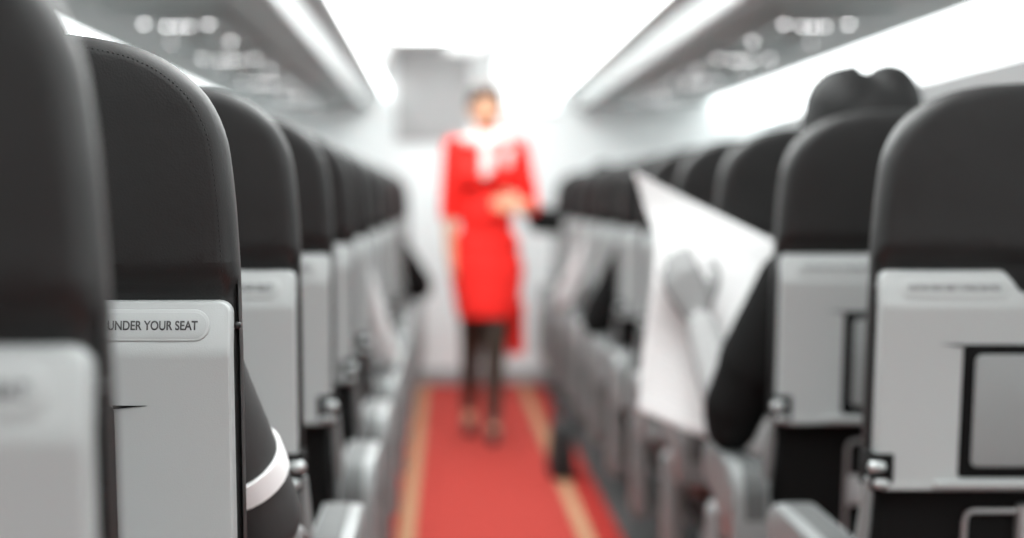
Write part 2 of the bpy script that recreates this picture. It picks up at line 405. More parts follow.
def make_seat(arm_side):
    r = thing('airline_seat', '', 'seat')
    # upholstered back
    prof = [(0.17, -0.010), (0.11, -0.011), (0.06, -0.010), (0.030, -0.009), (0.0185, -0.0078), (0.0150, -0.0071), (0.0132, -0.0060), (0.0114, -0.0054), (0.0070, -0.0015), (0.0028, 0.009), (0.0006, 0.022), (0.0, 0.036), (0.001, 0.055), (0.006, 0.070), (0.016, 0.080), (0.04, 0.088), (0.09, 0.094), (0.17, 0.096)]
    R = []
    for d, y in prof:
        ring = []
        for x, z in outline(d):
            ring.append((x, y, z))
        R.append(ring)
    bm = rings_mesh(R)
    for zc in (1.03, 1.048, 1.054, 1.062, 1.072, 1.085, 1.10, 1.13, 1.17):
        bmesh.ops.bisect_plane(bm, geom=bm.verts[:] + bm.edges[:] + bm.faces[:], plane_co=(0, 0, zc), plane_no=(0, 0, 1))
    for v in bm.verts:                          # tucked in just above the shell
        if v.co.y < 0.02: v.co.y += 0.020 * tuckf(v.co.z)
    back = obj('backrest', lean(bm), M['leather'], r, True, 60)
    # seam stitches down both edges and over the top
    bm = bmesh.new()
    P = [p for p in outline(0.0132, n=60) if p[1] > 1.06]
    P = [(P[0][0], 1.0 + 0.0 * 1)] + P + [(P[-1][0], 1.0)]
    P[0] = (P[1][0], 1.055); P[-1] = (P[-2][0], 1.055)
    acc = 0.0; step = 0.0052
    for (xa, za), (xb, zb) in zip(P, P[1:]):
        L = math.hypot(xb - xa, zb - za)
        if L < 1e-6: continue
        ux, uz = (xb - xa) / L, (zb - za) / L
        while acc < L:
            cx, cz = xa + ux * acc, za + uz * acc
            ex, ez = cx + ux * 0.0019, cz + uz * 0.0019
            y = -0.0062 + 0.020 * tuckf(cz)
            tube(bm, [(cx, y, cz), (ex, y, ez)], 0.00085, 5)
            acc += step
        acc -= L
    obj('stitching', lean(bm), M['thread'], back, True, 60)
    # cover hem at the two sides
    for s in (-1, 1):
        bm = bmesh.new(); capsule(bm, (s * 0.2368, 0.022, 1.018), 0.0042, (s * 0.2356, 0.055, 1.019), 0.0030); obj('cover_hem', lean(bm), M['leather'], back)
    # hard shell with the notch for the latch
    a, zt, zb, c = 0.234, ZP, 0.716, 0.013
    P = []
    def arc(cx, cz, r_, a0, a1, n=5):
        for k in range(n + 1):
            t = math.radians(a0 + (a1 - a0) * k / n); P.append((cx + r_ * math.cos(t), cz + r_ * math.sin(t)))
    arc(a - c, zt - c, c, 0, 90)
    half = []
    for k in range(9):                          # soft shoulder down into the notch
        t = k / 8
        half.append((0.058 - 0.036 * t, zt - 0.034 * (t * t * (3 - 2 * t))))
    P += half + [(-x, z) for x, z in reversed(half)]
    arc(-a + c, zt - c, c, 90, 180)
    arc(-a + c, zb + c, c, 180, 270); arc(a - c, zb + c, c, 270, 360)
    bm = plate(P, 0.012, YF, 0.0045)
    for zc in (0.735, 0.985, 0.992, 1.0):
        bmesh.ops.bisect_plane(bm, geom=bm.verts[:] + bm.edges[:] + bm.faces[:], plane_co=(0, 0, zc), plane_no=(0, 0, 1))
    panel = obj('back_panel', shell_shift(bm), M['shell'], r, True, 25)
    # label pills: thin raised rim round a plate, with printing
    for x0, x1, txt, tx0, tx1 in ((0.034, 0.213, 'LIFE VEST UNDER YOUR SEAT', 0.0615, 0.2008), (-0.207, -0.042, 'FASTEN SEAT BELT WHILE SEATED', -0.1945, -0.060)):
        z0, z1 = 1.0045, 1.037
        bm = plate(rrect(x0, x1, z0, z1, 0.0158, 10), YF + 0.003, YF - 0.0016, 0.0014)
        lab = obj('label_rim', shell_shift(bm), M['label'], panel, True, 25)
        bm = plate(rrect(x0 + 0.003, x1 - 0.003, z0 + 0.003, z1 - 0.003, 0.0128, 10), YF + 0.003, YF - 0.0020, 0.0006)
        obj('label_plate', shell_shift(bm), M['shell'], panel, True, 25)
        hh = 0.0098 if x0 > 0 else 0.0078
        bm = text_mesh(txt, tx1 - tx0, hh, (tx0, YF - 0.0018, 1.0208 - hh / 2))
        obj('lettering', shell_shift(bm), M['ink'], panel, False)
    # latch in the notch
    bm = plate(rrect(-0.017, 0.017, 0.985, 1.043, 0.006), YF + 0.012, YF - 0.006, 0.003); obj('tray_latch', lean(bm), M['label'], r, True, 25)
    # stowed tray: black gap frame with crease ends, grey tray
    bm = plate(rrect(-0.113, 0.113, 0.735, 0.937, 0.007), YF + 0.004, YF - 0.0012, 0.0008)
    for s in (-1, 1):
        va = [bm.verts.new(p) for p in ((s * 0.112, YF - 0.0012, 0.9375), (s * 0.112, YF - 0.0012, 0.9335), (s * 0.148, YF - 0.0006, 0.9372),
                                        (s * 0.112, YF + 0.003, 0.9375), (s * 0.112, YF + 0.003, 0.9335), (s * 0.148, YF + 0.003, 0.9372))]
        for f in ((0, 1, 2), (3, 5, 4), (0, 3, 4, 1), (1, 4, 5, 2), (2, 5, 3, 0)): bm.faces.new([va[i] for i in f])
    obj('tray_frame', lean(bm), M['frame'], r, True, 25)
    bm = plate(rrect(-0.094, 0.094, 0.752, 0.922, 0.010), YF + 0.004, YF - 0.0035, 0.002); obj('tray_table', lean(bm), M['tray'], r, True, 25)
    # bottom lip below the tray
    bm = bmesh.new(); box(bm, -0.15, 0.15, YF - 0.012, YF + 0.01, 0.7185, 0.731, 0.004); obj('lower_lip', lean(bm), M['shell'], r)
    # hinge brackets
    for s in (-1, 1):
        bm = bmesh.new(); box(bm, *sorted((s * 0.208, s * 0.243)), YF - 0.003, 0.05, 0.716, 0.772, 0.003); hb = obj('hinge_bracket', lean(bm), M['black'], r)
        for zz, rr, xx in ((0.753, 0.0088, 0.235), (0.727, 0.0075, 0.228)):
            bm = bmesh.new(); capsule(bm, (s * (xx + 0.004), YF - 0.006, zz), rr, (s * (xx - 0.006), YF - 0.006, zz), rr * 0.9); obj('hinge_pin', lean(bm), M['chrome'], hb)
    # dark lower back with pocket wire and placard
    bm = bmesh.new(); box(bm, -0.226, 0.226, 0.012, 0.11, 0.40, 0.722, 0.02, 3); low = obj('lower_back', lean(bm), M['black'], r)
    bm = bmesh.new()
    tube(bm, [(-0.092, 0.0, 0.42), (-0.092, 0.0, 0.665), (-0.088, 0.0, 0.676), (-0.08, 0.0, 0.68), (0.08, 0.0, 0.68), (0.088, 0.0, 0.676), (0.092, 0.0, 0.665), (0.092, 0.0, 0.42)], 0.0042, 8)
    obj('pocket_wire', lean(bm), M['alloy'], r)
    bm = bmesh.new(); box(bm, -0.012, 0.012, -0.008, 0.014, 0.42, 0.69, 0.003); obj('pocket_strut', lean(bm), M['alloy'], r)
    bm = bmesh.new(); box(bm, -0.085, -0.048, 0.006, 0.014, 0.55, 0.61, 0.002); obj('placard', lean(bm), M['placard'], r)
    # cushion, pan, legs
    bm = bmesh.new(); box(bm, -0.232, 0.232, 0.10, 0.56, 0.36, 0.475, 0.035, 4); obj('seat_cushion', bm, M['cushion'], r)
    bm = bmesh.new(); box(bm, -0.236, 0.236, 0.10, 0.54, 0.325, 0.362, 0.01); obj('seat_pan', bm, M['black'], r)
    for y in (0.17, 0.46):
        bm = bmesh.new(); tube(bm, [(0.0, y + (0.03 if y > 0.3 else -0.03), 0.0), (0.0, y + (0.03 if y > 0.3 else -0.03), 0.02), (0, y, 0.05), (0, y, 0.33)], [0.032, 0.030, 0.018, 0.02], 12); obj('leg', bm, M['alloy'], r)
    # armrests: the aisle side is a broad one on a shroud
    for s in (-1, 1):
        aisle = s == arm_side
        if not aisle and arm_side != 0: continue
        x0, x1 = (0.243, 0.316) if aisle else (0.2425, 0.2525)
        if not aisle and s == -1 and arm_side == 0: continue
        pr = [(0.055, 0.47), (0.055, 0.57), (0.062, 0.602), (0.08, 0.622), (0.105, 0.630), (0.25, 0.630), (0.40, 0.630), (0.43, 0.620), (0.448, 0.598), (0.45, 0.575), (0.44, 0.552), (0.40, 0.540), (0.30, 0.530), (0.24, 0.50), (0.20, 0.47), (0.12, 0.46)] if aisle else \
             [(0.03, 0.60), (0.03, 0.62), (0.05, 0.632), (0.40, 0.632), (0.44, 0.622), (0.45, 0.60), (0.43, 0.585), (0.05, 0.585)]
        cz, cy = 0.66, 0.2
        R = []
        for xx, sh in ((x0, 0.90), (x0 + 0.004, 1.0), (x1 - 0.010, 1.0), (x1 - 0.003, 0.985), (x1, 0.94)):
            ring = []
            for i, (yy, zz) in enumerate(pr):
                k = (1 - sh)
                ring.append((s * xx, yy + (0.25 - yy) * k * 0.4, zz + (0.56 - zz) * k * 1.3))
            R.append(ring)
        ar = obj('armrest', rings_mesh(R), M['arm'], r, True, 35)
        if aisle:
            bm = bmesh.new()
            top = [(0.056, 0.50), (0.053, 0.57), (0.060, 0.604), (0.078, 0.625), (0.105, 0.633), (0.25, 0.633), (0.39, 0.633), (0.42, 0.628)]
            Rp = []
            for i, (yy, zz) in enumerate(top):
                ny, nz = ((-1, 0), (-1, 0.1), (-0.9, 0.45), (-0.5, 0.85), (-0.1, 1), (0, 1), (0, 1), (0.2, 1))[i]
                Rp.append([(s * (x0 + 0.004), yy - ny * 0.008, zz - nz * 0.008), (s * (x0 + 0.010), yy, zz), (s * (x1 - 0.024), yy, zz), (s * (x1 - 0.018), yy - ny * 0.008, zz - nz * 0.008)])
            obj('armrest_pad', rings_mesh(Rp), M['pad'], ar, True, 40)
            bm = bmesh.new(); box(bm, *sorted((s * 0.262, s * 0.315)), 0.32, 0.44, 0.20, 0.50, 0.02, 3); obj('side_shroud', bm, M['arm'], r)
            bm = bmesh.new(); tube(bm, [(s * 0.242, 0.035, 0.735), (s * 0.246, 0.055, 0.66), (s * 0.252, 0.09, 0.56), (s * 0.256, 0.16, 0.44)], [0.007, 0.010, 0.012, 0.012], 10); obj('side_strut', bm, M['arm'], r)
    return r
XL, XR, PITCH, ROW0 = -0.4565, 0.876, 0.74, 1.0
def row_y(k): return 1.74 + PITCH * (k - 2) + 0.0
sl, sr = make_seat(1), make_seat(-1)
EXTRA_L = {1: 'large blurred one at the frame edge', 2: 'sharp in focus with its printed life vest label readable'}
first = True
for k in range(1, 14):
    o = sl if k == 1 else copy_tree(sl)
    o.location = (XL, row_y(k), 0); o.scale.z = 1.0
    if k == 1: o.location = (XL + 0.009, 1.0, 0); o.scale.z = 1.016
    lab = {1: 'nearest black leather aisle seat at far left, large and blurred, grey back panel',
           2: 'black leather aisle seat in sharp focus with readable grey UNDER YOUR SEAT label',
           13: 'last black leather aisle seat on the left, next to the far bulkhead'}.get(k, f'{ORD[k-1]} black leather aisle seat from the camera on the left side of the aisle')
    tag(o, lab, 'seat', 'aisle seats left of the aisle')
for k in range(3, 14):
    o = sr if k == 3 else copy_tree(sr)
    o.location = (XR, row_y(k), 0)
    lab = {3: 'nearest black leather aisle seat on the right, whole black-framed tray in view',
           4: 'black leather seat on the right with the newspaper reader sitting in it',
           13: 'last black leather aisle seat on the right, next to the far bulkhead'}.get(k, f'{ORD[k-3]} black leather aisle seat from the camera on the right side of the aisle')
    tag(o, lab, 'seat', 'aisle seats right of the aisle')

# middle seats next to the aisle seats, and the cabin windows beyond them
GAP = 0.497
def inner(proto, x, k, lab, grp):
    o = copy_tree(proto); o.location = (x, row_y(k), 0); tag(o, lab, 'seat', grp)
    for ch in list(o.children):
        if ch.name.split('.')[0] == 'side_shroud' or ch.name.split('.')[0] == 'side_strut' or ch.name.split('.')[0] == 'armrest':
            for g in list(ch.children): bpy.data.objects.remove(g)
            bpy.data.objects.remove(ch)
    return o
for k in range(2, 7):
    inner(sl, XL - GAP, k, f'black leather middle seat beside the {ORD[k-1]} aisle seat on the left', 'middle seats on the left')
for k in range(3, 8):
    inner(sr, XR + GAP, k, f'black leather middle seat beside the {ORD[k-3]} aisle seat on the right', 'middle seats on the right')
n = 0
for s_, wx in ((-1, 2.0), (1, 2.0)):
    for i in range(6):
        n += 1; y = 3.0 + 0.95 * i
        P = rrect(-0.13, 0.13, -0.19, 0.17, 0.10, 8); Q = rrect(-0.095, 0.095, -0.155, 0.135, 0.07, 8)
        X = lambda d: XC + s_ * (wx - d)
        R = [[(X(-0.02), y + a_, h(b_)) for a_, b_ in P], [(X(0.018), y + a_, h(b_)) for a_, b_ in P], [(X(0.022), y + a_ * 0.94, h(b_ * 0.95)) for a_, b_ in P], [(X(0.008), y + a_, h(b_)) for a_, b_ in Q], [(X(-0.02), y + a_, h(b_)) for a_, b_ in Q]]
        w_ = struct(f'window_{n}', rings_mesh(R, False), M['white'])
        bm = bmesh.new(); vs = [bm.verts.new((X(0.003), y + a_, h(b_))) for a_, b_ in Q]; vs2 = [bm.verts.new((X(-0.01), y + a_, h(b_))) for a_, b_ in Q]
        bm.faces.new(vs); bm.faces.new(vs2[::-1])
        for q_ in range(len(vs)): bm.faces.new((vs[q_], vs2[q_], vs2[(q_ + 1) % len(vs)], vs[(q_ + 1) % len(vs)]))
        obj('window_shade', bm, M['side'], w_)

# ------------------------------------------------------------------ people
def hand(bm, wrist, fwd, back, side, size=1.0, curl=0.5, spread=0.15, thumb_in=0.5):
    """palm with five separate jointed fingers; fwd = wrist to knuckles, back = out of the back of the hand, side = +1/-1: where the thumb leaves"""
    w = Vector(wrist); f = Vector(fwd).normalized(); b = Vector(back); b = (b - f * b.dot(f)).normalized(); u = f.cross(b).normalized() * side
    s = size
    kn = []
    for i, (off, ln) in enumerate(((0.030, 0.086), (0.010, 0.090), (-0.010, 0.086), (-0.028, 0.078))):
        k = w + f * ln * s + u * off * s
        kn.append(k); capsule(bm, w + u * off * 0.55 * s + f * 0.012 * s, 0.0145 * s, k, 0.0115 * s, 12, 4)
    for i, (k, L) in enumerate(zip(kn, (0.072, 0.080, 0.074, 0.058))):
        d = (f + u * (0.030, 0.010, -0.010, -0.030)[i] * spread / 0.03).normalized(); p = k; rad = (0.0088, 0.009, 0.0086, 0.0076)[i] * s
        ang = 0
        for j, fr in enumerate((0.46, 0.31, 0.23)):
            ang += curl * (0.75, 1.0, 0.7)[j] + 0.06 * (i % 2)
            dd = d * math.cos(ang) - b * math.sin(ang)
            q = p + dd * L * fr * s
            capsule(bm, p, rad * (1 - 0.07 * j), q, rad * (0.93 - 0.07 * j), 10, 4); p = q
    t0 = w + f * 0.022 * s + u * 0.022 * s
    t1 = t0 + (f * 0.62 + u * 0.70 - b * 0.25 * thumb_in).normalized() * 0.042 * s
    t2 = t1 + (f * 0.85 + u * 0.35 - b * 0.5 * thumb_in).normalized() * 0.032 * s
    t3 = t2 + (f * 0.95 + u * 0.05 - b * 0.6 * thumb_in).normalized() * 0.026 * s
    capsule(bm, t0, 0.0145 * s, t1, 0.0115 * s, 10, 4); capsule(bm, t1, 0.0110 * s, t2, 0.0098 * s, 10, 4); capsule(bm, t2, 0.0096 * s, t3, 0.0078 * s, 10, 4)
def head(bm, c, ff, s=1.0):
    """skull, jaw, nose, lips, brow, ears; ff = +1/-1: which way along y the face looks"""
    c = Vector(c); P = lambda x, y, z: c + Vector((x * s, y * ff * s, z * s))
    sphere(bm, P(0, -0.012, 0.028), (0.074 * s, 0.092 * s, 0.084 * s), 24, 18)
    sphere(bm, P(0, 0.018, -0.020), (0.064 * s, 0.070 * s, 0.082 * s), 24, 18)
    sphere(bm, P(0, 0.048, -0.078), (0.030 * s, 0.030 * s, 0.022 * s))
    for q in (-1, 1):
        capsule(bm, P(q * 0.050, 0.0, -0.040), 0.024 * s, P(q * 0.014, 0.052, -0.076), 0.018 * s)
        sphere(bm, P(q * 0.036, 0.062, -0.022), (0.022 * s, 0.020 * s, 0.020 * s))
        capsule(bm, P(q * 0.012, 0.084, 0.022), 0.010 * s, P(q * 0.044, 0.070, 0.020), 0.010 * s)
        sphere(bm, P(q * 0.076, -0.012, -0.004), (0.010 * s, 0.018 * s, 0.030 * s))
    capsule(bm, P(0, 0.084, 0.010), 0.008 * s, P(0, 0.104, -0.024), 0.0125 * s)
    capsule(bm, P(-0.016, 0.082, -0.050), 0.008 * s, P(0.016, 0.082, -0.050), 0.008 * s)
def eyes(par, c, ff, s=1.0, lips=True):
    c = Vector(c); P = lambda x, y, z: c + Vector((x * s, y * ff * s, z * s))
    for q in (-1, 1):
        bm = bmesh.new(); sphere(bm, P(q * 0.031, 0.072, 0.002), (0.013 * s, 0.010 * s, 0.006 * s)); obj('eye', bm, M['eye'], par)
        bm = bmesh.new(); tube(bm, [P(q * 0.014, 0.095, 0.020), P(q * 0.032, 0.088, 0.027), P(q * 0.050, 0.074, 0.020)], [0.003, 0.004, 0.002], 8); obj('eyebrow', bm, M['ghair'], par)
    if lips:
        bm = bmesh.new(); tube(bm, [P(-0.022, 0.083, -0.050), P(-0.008, 0.091, -0.047), P(0.008, 0.091, -0.047), P(0.022, 0.083, -0.050)], [0.003, 0.0065, 0.0065, 0.003], 8); obj('lips', bm, M['lips' if ff < 0 else 'glips'], par)

# --- the attendant walking down the aisle (faces the camera, so her face looks along -y)
FAX, FAY = 0.192, 8.05
fa = thing('person', 'woman in red uniform with white scarf walking down the aisle carpet', 'person', (FAX, FAY, 0.010))
HC = (-0.004, -0.01, 1.585)
bm = bmesh.new()
head(bm, HC, -1, 0.98)
capsule(bm, (0, 0.015, 1.40), 0.052, (0, 0.0, 1.53), 0.045)
sphere(bm, (0, 0.01, 1.26), (0.145, 0.088, 0.17), 24, 18); sphere(bm, (0, 0.0, 1.05), (0.112, 0.080, 0.16), 24, 18); sphere(bm, (0, 0.01, 0.88), (0.150, 0.098, 0.13), 24, 18)
capsule(bm, (-0.13, 0.01, 1.385), 0.045, (0.13, 0.01, 1.385), 0.045)
RA = [(-0.150, 0.012, 1.385), (-0.176, 0.02, 1.10), (-0.168, -0.03, 0.865)]
LA = [(0.150, 0.012, 1.385), (0.212, 0.035, 1.110), (0.172, -0.170, 1.108)]
for A in (RA, LA):
    capsule(bm, A[0], 0.044, A[1], 0.034); capsule(bm, A[1], 0.034, A[2], 0.022)
hand(bm, RA[2], (0.10, -0.10, -1), (-1, -0.2, 0), 1, 0.95, 0.28, 0.05)
hand(bm, LA[2], (-0.9, -0.35, 0.10), (0.1, -1, 0.25), 1, 1.0, 0.45, 0.08)
LEGS = [[(-0.078, 0.01, 0.86), (-0.066, 0.03, 0.50), (-0.078, 0.20, 0.115)], [(0.078, 0.0, 0.86), (0.040, -0.09, 0.49), (0.030, -0.125, 0.10)]]
for A in LEGS:
    capsule(bm, A[0], 0.080, A[1], 0.050); capsule(bm, A[1], 0.049, A[2], 0.028)
    k, an = Vector(A[1]), Vector(A[2]); capsule(bm, k.lerp(an, 0.12) + Vector((0, 0.012, 0)), 0.044, k.lerp(an, 0.45) + Vector((0, 0.016, 0)), 0.042)
    capsule(bm, A[2], 0.028, (A[2][0], A[2][1] - 0.10, 0.030), 0.024); capsule(bm, A[2], 0.026, (A[2][0], A[2][1] + 0.025, A[2][2] - 0.03), 0.024)
body = link('body', fused(bm, 0.0065, 5), M['skin'], fa)
eyes(fa, HC, -1, 0.98)
bm = bmesh.new()
sphere(bm, (-0.004, 0.022, 1.632), (0.083, 0.094, 0.082), 24, 18); sphere(bm, (-0.004, 0.055, 1.575), (0.076, 0.066, 0.082), 24, 18)
sphere(bm, (-0.004, 0.125, 1.600), (0.050, 0.042, 0.050)); 
sphere(bm, (-0.004, -0.012, 1.655), (0.080, 0.090, 0.055), 24, 18)
for q in (-1, 1): capsule(bm, (q * 0.030 - 0.004, -0.072, 1.662), 0.026, (q * 0.074 - 0.004, -0.03, 1.60), 0.018)
link('hair', fused(bm, 0.006, 6), M['hairb'], fa)
# jacket with elbow sleeves and a flared hem
bm = bmesh.new()
sphere(bm, (0, 0.008, 1.27), (0.160, 0.104, 0.165), 28, 20); sphere(bm, (0, 0.0, 1.06), (0.130, 0.096, 0.17), 28, 20)
sphere(bm, (-0.055, -0.06, 1.255), (0.068, 0.060, 0.066)); sphere(bm, (0.055, -0.06, 1.255), (0.068, 0.060, 0.066))
capsule(bm, (-0.132, 0.01, 1.385), 0.055, (0.132, 0.01, 1.385), 0.055); capsule(bm, (0, 0.01, 1.395), 0.07, (0, 0.01, 1.44), 0.062)
capsule(bm, RA[0], 0.057, (-0.1755, 0.019, 1.075), 0.048); capsule(bm, LA[0], 0.057, LA[1], 0.049); capsule(bm, LA[1], 0.049, Vector(LA[1]).lerp(Vector(LA[2]), 0.35), 0.046)
capsule(bm, (-0.062, 0.005, 0.93), 0.094, (0.062, 0.005, 0.93), 0.094)
sphere(bm, (0, 0.005, 0.93), (0.168, 0.112, 0.07), 28, 16)
link('jacket', fused(bm, 0.007, 6), M['red'], fa)
def ell(cx, cy, z, a, b, n=40): return [(cx + a * math.cos(2 * math.pi * k / n), cy + b * math.sin(2 * math.pi * k / n), z) for k in range(n)]
sk = [ell(0, 0.005, 0.93, 0.132, 0.100), ell(0.0, 0.005, 0.88, 0.165, 0.120), ell(0.002, 0.005, 0.80, 0.180, 0.130), ell(0.004, -0.010, 0.70, 0.162, 0.132), ell(0.006, -0.022, 0.60, 0.148, 0.146), ell(0.006, -0.022, 0.585, 0.147, 0.145), ell(0.006, -0.022, 0.588, 0.137, 0.135), ell(0.004, 0.0, 0.70, 0.150, 0.112)]
obj('skirt', rings_mesh(sk), M['red'], fa, True, 50)
pl = [[(x + 0.138, 0.02 + y, z) for x, y in ((-0.04, -0.012), (0.04, -0.02), (0.045, 0.0), (-0.035, 0.012))] for z in (0.66, 0.54, 0.40)]
obj('skirt_pleat', rings_mesh(pl), M['red'], fa, True, 40)
# stockings and shoes
for A, nm in zip(LEGS, 'ab'):
    bm = bmesh.new(); k, an = Vector(A[1]), Vector(A[2])
    capsule(bm, Vector(A[0]).lerp(k, 0.62), 0.066, k, 0.058); capsule(bm, k, 0.058, an, 0.034)
    capsule(bm, k.lerp(an, 0.12) + Vector((0, 0.012, 0)), 0.048, k.lerp(an, 0.45) + Vector((0, 0.016, 0)), 0.046)
    capsule(bm, an, 0.032, (A[2][0], A[2][1] - 0.04, 0.075), 0.028)
    link('stocking', fused(bm, 0.007, 5), M['stock'], fa)
    bm = bmesh.new(); x, y = A[2][0], A[2][1]
    capsule(bm, (x, y + 0.03, 0.072), 0.030, (x, y - 0.05, 0.050), 0.034); capsule(bm, (x, y - 0.05, 0.046), 0.034, (x, y - 0.135, 0.026), 0.024); capsule(bm, (x, y + 0.045, 0.062), 0.020, (x, y + 0.045, 0.008), 0.008)
    link('shoe', fused(bm, 0.006, 4), M['shoe'], fa)
# scarf, jabot and pocket badge
bm = bmesh.new()
n = 28
ring = [(0.068 * math.cos(2 * math.pi * k / n), 0.012 + 0.062 * math.sin(2 * math.pi * k / n), 1.452 + 0.014 * math.sin(2 * math.pi * k / n)) for k in range(n + 1)]
for a_, b_ in zip(ring, ring[1:]): capsule(bm, a_, 0.020, b_, 0.020, 10, 3)
for q in (-1, 1):
    capsule(bm, (q * 0.03, -0.075, 1.42), 0.020, (q * 0.092, -0.045, 1.425), 0.024); capsule(bm, (q * 0.05, -0.03, 1.455), 0.020, (q * 0.105, 0.0, 1.432), 0.020)
capsule(bm, (0, -0.088, 1.43), 0.024, (-0.012, -0.118, 1.345), 0.020); capsule(bm, (-0.012, -0.118, 1.345), 0.020, (-0.010, -0.135, 1.26), 0.021)
capsule(bm, (0.012, -0.095, 1.42), 0.020, (0.014, -0.125, 1.28), 0.022)
link('scarf', fused(bm, 0.006, 5), M['scarf'], fa)
bm = bmesh.new(); sphere(bm, (0.098, -0.092, 1.335), (0.026, 0.012, 0.045)); sphere(bm, (0.115, -0.075, 1.37), (0.02, 0.012, 0.022)); link('badge', fused(bm, 0.005, 3), M['scarf'], fa)

# --- seated passengers (face along +y)
def seated(label, x, yb, top, hair, elbow, wrist, other=None, sc=1.0, hand_kw=None, short=False, legs=True, headz=1.245, hair_fn=None, side=1, fingers=(0.2, 1, 0.1), back=(0, 0, 1), group=None, sleeve_r=1.0, full_sleeve=None, drop=0.215):
    """side = +1/-1: the arm on that side (towards the aisle) is the posed one"""
    t = thing('person', label, 'person', (x, yb, 0), group)
    hc = (0, 0.205, headz)
    sh = headz - drop
    bm = bmesh.new()
    head(bm, hc, 1, 1.0)
    capsule(bm, (0, 0.185, sh), 0.062, (0, 0.200, headz - 0.06), 0.054)
    sphere(bm, (0, 0.215, sh - 0.14), (0.155, 0.095, 0.19), 24, 18); sphere(bm, (0, 0.235, sh - 0.34), (0.145, 0.10, 0.19), 24, 18)
    sphere(bm, (0, 0.27, 0.55), (0.165, 0.13, 0.075), 24, 18)
    capsule(bm, (-0.14, 0.19, sh), 0.05, (0.14, 0.19, sh), 0.05)
    S0 = (side * 0.160, 0.19, sh - 0.005)
    capsule(bm, S0, 0.050, elbow, 0.040); capsule(bm, elbow, 0.040, wrist, 0.026)
    hand(bm, wrist, fingers, back, -side, 1.2 if full_sleeve else 1.05, **(hand_kw or {}))
    oe = (-side * 0.20, 0.27, sh - 0.30); ow = (-side * 0.10, 0.45, 0.64) if other is None else other
    S1 = (-side * 0.160, 0.19, sh - 0.005)
    capsule(bm, S1, 0.050, oe, 0.040); capsule(bm, oe, 0.040, ow, 0.026)
    hand(bm, ow, (side * 0.2, 1, -0.05), (0, 0, 1), side, 1.05, curl=0.35)
    for q in (-1, 1):
        capsule(bm, (q * 0.09, 0.27, 0.555), 0.078, (q * 0.11, 0.62, 0.53), 0.056); capsule(bm, (q * 0.11, 0.62, 0.53), 0.055, (q * 0.11, 0.60, 0.10), 0.036)
        capsule(bm, (q * 0.11, 0.60, 0.06), 0.036, (q * 0.12, 0.70, 0.036), 0.030)
    link('body', fused(bm, 0.0068, 5), M['gskin'], t)
    eyes(t, hc, 1, 1.0)
    bm = bmesh.new()
    if hair_fn: hair_fn(bm, hc)
    else:
        sphere(bm, (0, 0.185, headz + 0.036), (0.084, 0.098, 0.088), 24, 18); sphere(bm, (0, 0.150, headz - 0.02), (0.074, 0.066, 0.078), 24, 18)
    link('hair', fused(bm, 0.006, 5), M[hair], t)
    # top
    bm = bmesh.new()
    sphere(bm, (0, 0.215, sh - 0.14), (0.170, 0.112, 0.20), 24, 18); sphere(bm, (0, 0.235, sh - 0.34), (0.162, 0.118, 0.20), 24, 18)
    capsule(bm, (-0.14, 0.19, sh), 0.062, (0.14, 0.19, sh), 0.062); capsule(bm, (0, 0.186, sh + 0.01), 0.07, (0, 0.19, sh + 0.05), 0.064)
    capsule(bm, (-0.07, 0.26, 0.55), 0.115, (0.07, 0.26, 0.55), 0.115)
    E, Wv, OE, OW = Vector(elbow), Vector(wrist), Vector(oe), Vector(ow)
    if short:
        capsule(bm, S0, 0.062, Vector(S0).lerp(E, 0.74), 0.057 * sleeve_r); capsule(bm, S1, 0.064, Vector(S1).lerp(OE, 0.85), 0.058)
    else:
        capsule(bm, S0, 0.064, E, 0.056 * sleeve_r); capsule(bm, S1, 0.064, OE, 0.055); capsule(bm, OE, 0.055, OE.lerp(OW, 0.88), 0.040)
        if full_sleeve is None: capsule(bm, E, 0.055 * sleeve_r, E.lerp(Wv, 0.90), 0.040)
        else: capsule(bm, E, 0.055 * sleeve_r, E.lerp(Wv, 0.10), 0.052)
    if full_sleeve:
        for dd, f0, f1, r0, r1 in ((Vector((side * 0.012, 0, 0)), 0.0, 0.55, 0.074, 0.078), (Vector((side * 0.016, 0, 0)), 0.35, 0.85, 0.074, 0.062)):
            capsule(bm, Vector(S0).lerp(E, f0) + dd, r0, Vector(S0).lerp(E, f1) + dd, r1)
    link('top_garment', fused(bm, 0.007, 5), M[top], t)
    if full_sleeve:
        bm = bmesh.new(); capsule(bm, E.lerp(Wv, 0.08), 0.048, E.lerp(Wv, 0.90), 0.038); link('shirt_sleeve', fused(bm, 0.006, 4), M[full_sleeve], t)
    bm = bmesh.new()
    for q in (-1, 1):
        capsule(bm, (q * 0.09, 0.27, 0.555), 0.090, (q * 0.11, 0.62, 0.53), 0.068); capsule(bm, (q * 0.11, 0.62, 0.53), 0.067, (q * 0.11, 0.60, 0.13), 0.052)
    link('trousers', fused(bm, 0.008, 5), M['trousers'], t)
    for q in (-1, 1):
        bm = bmesh.new(); capsule(bm, (q * 0.11, 0.57, 0.050), 0.044, (q * 0.12, 0.72, 0.040), 0.036); link('shoe', fused(bm, 0.007, 4), M['shoe'], t)
    return t, S0, E

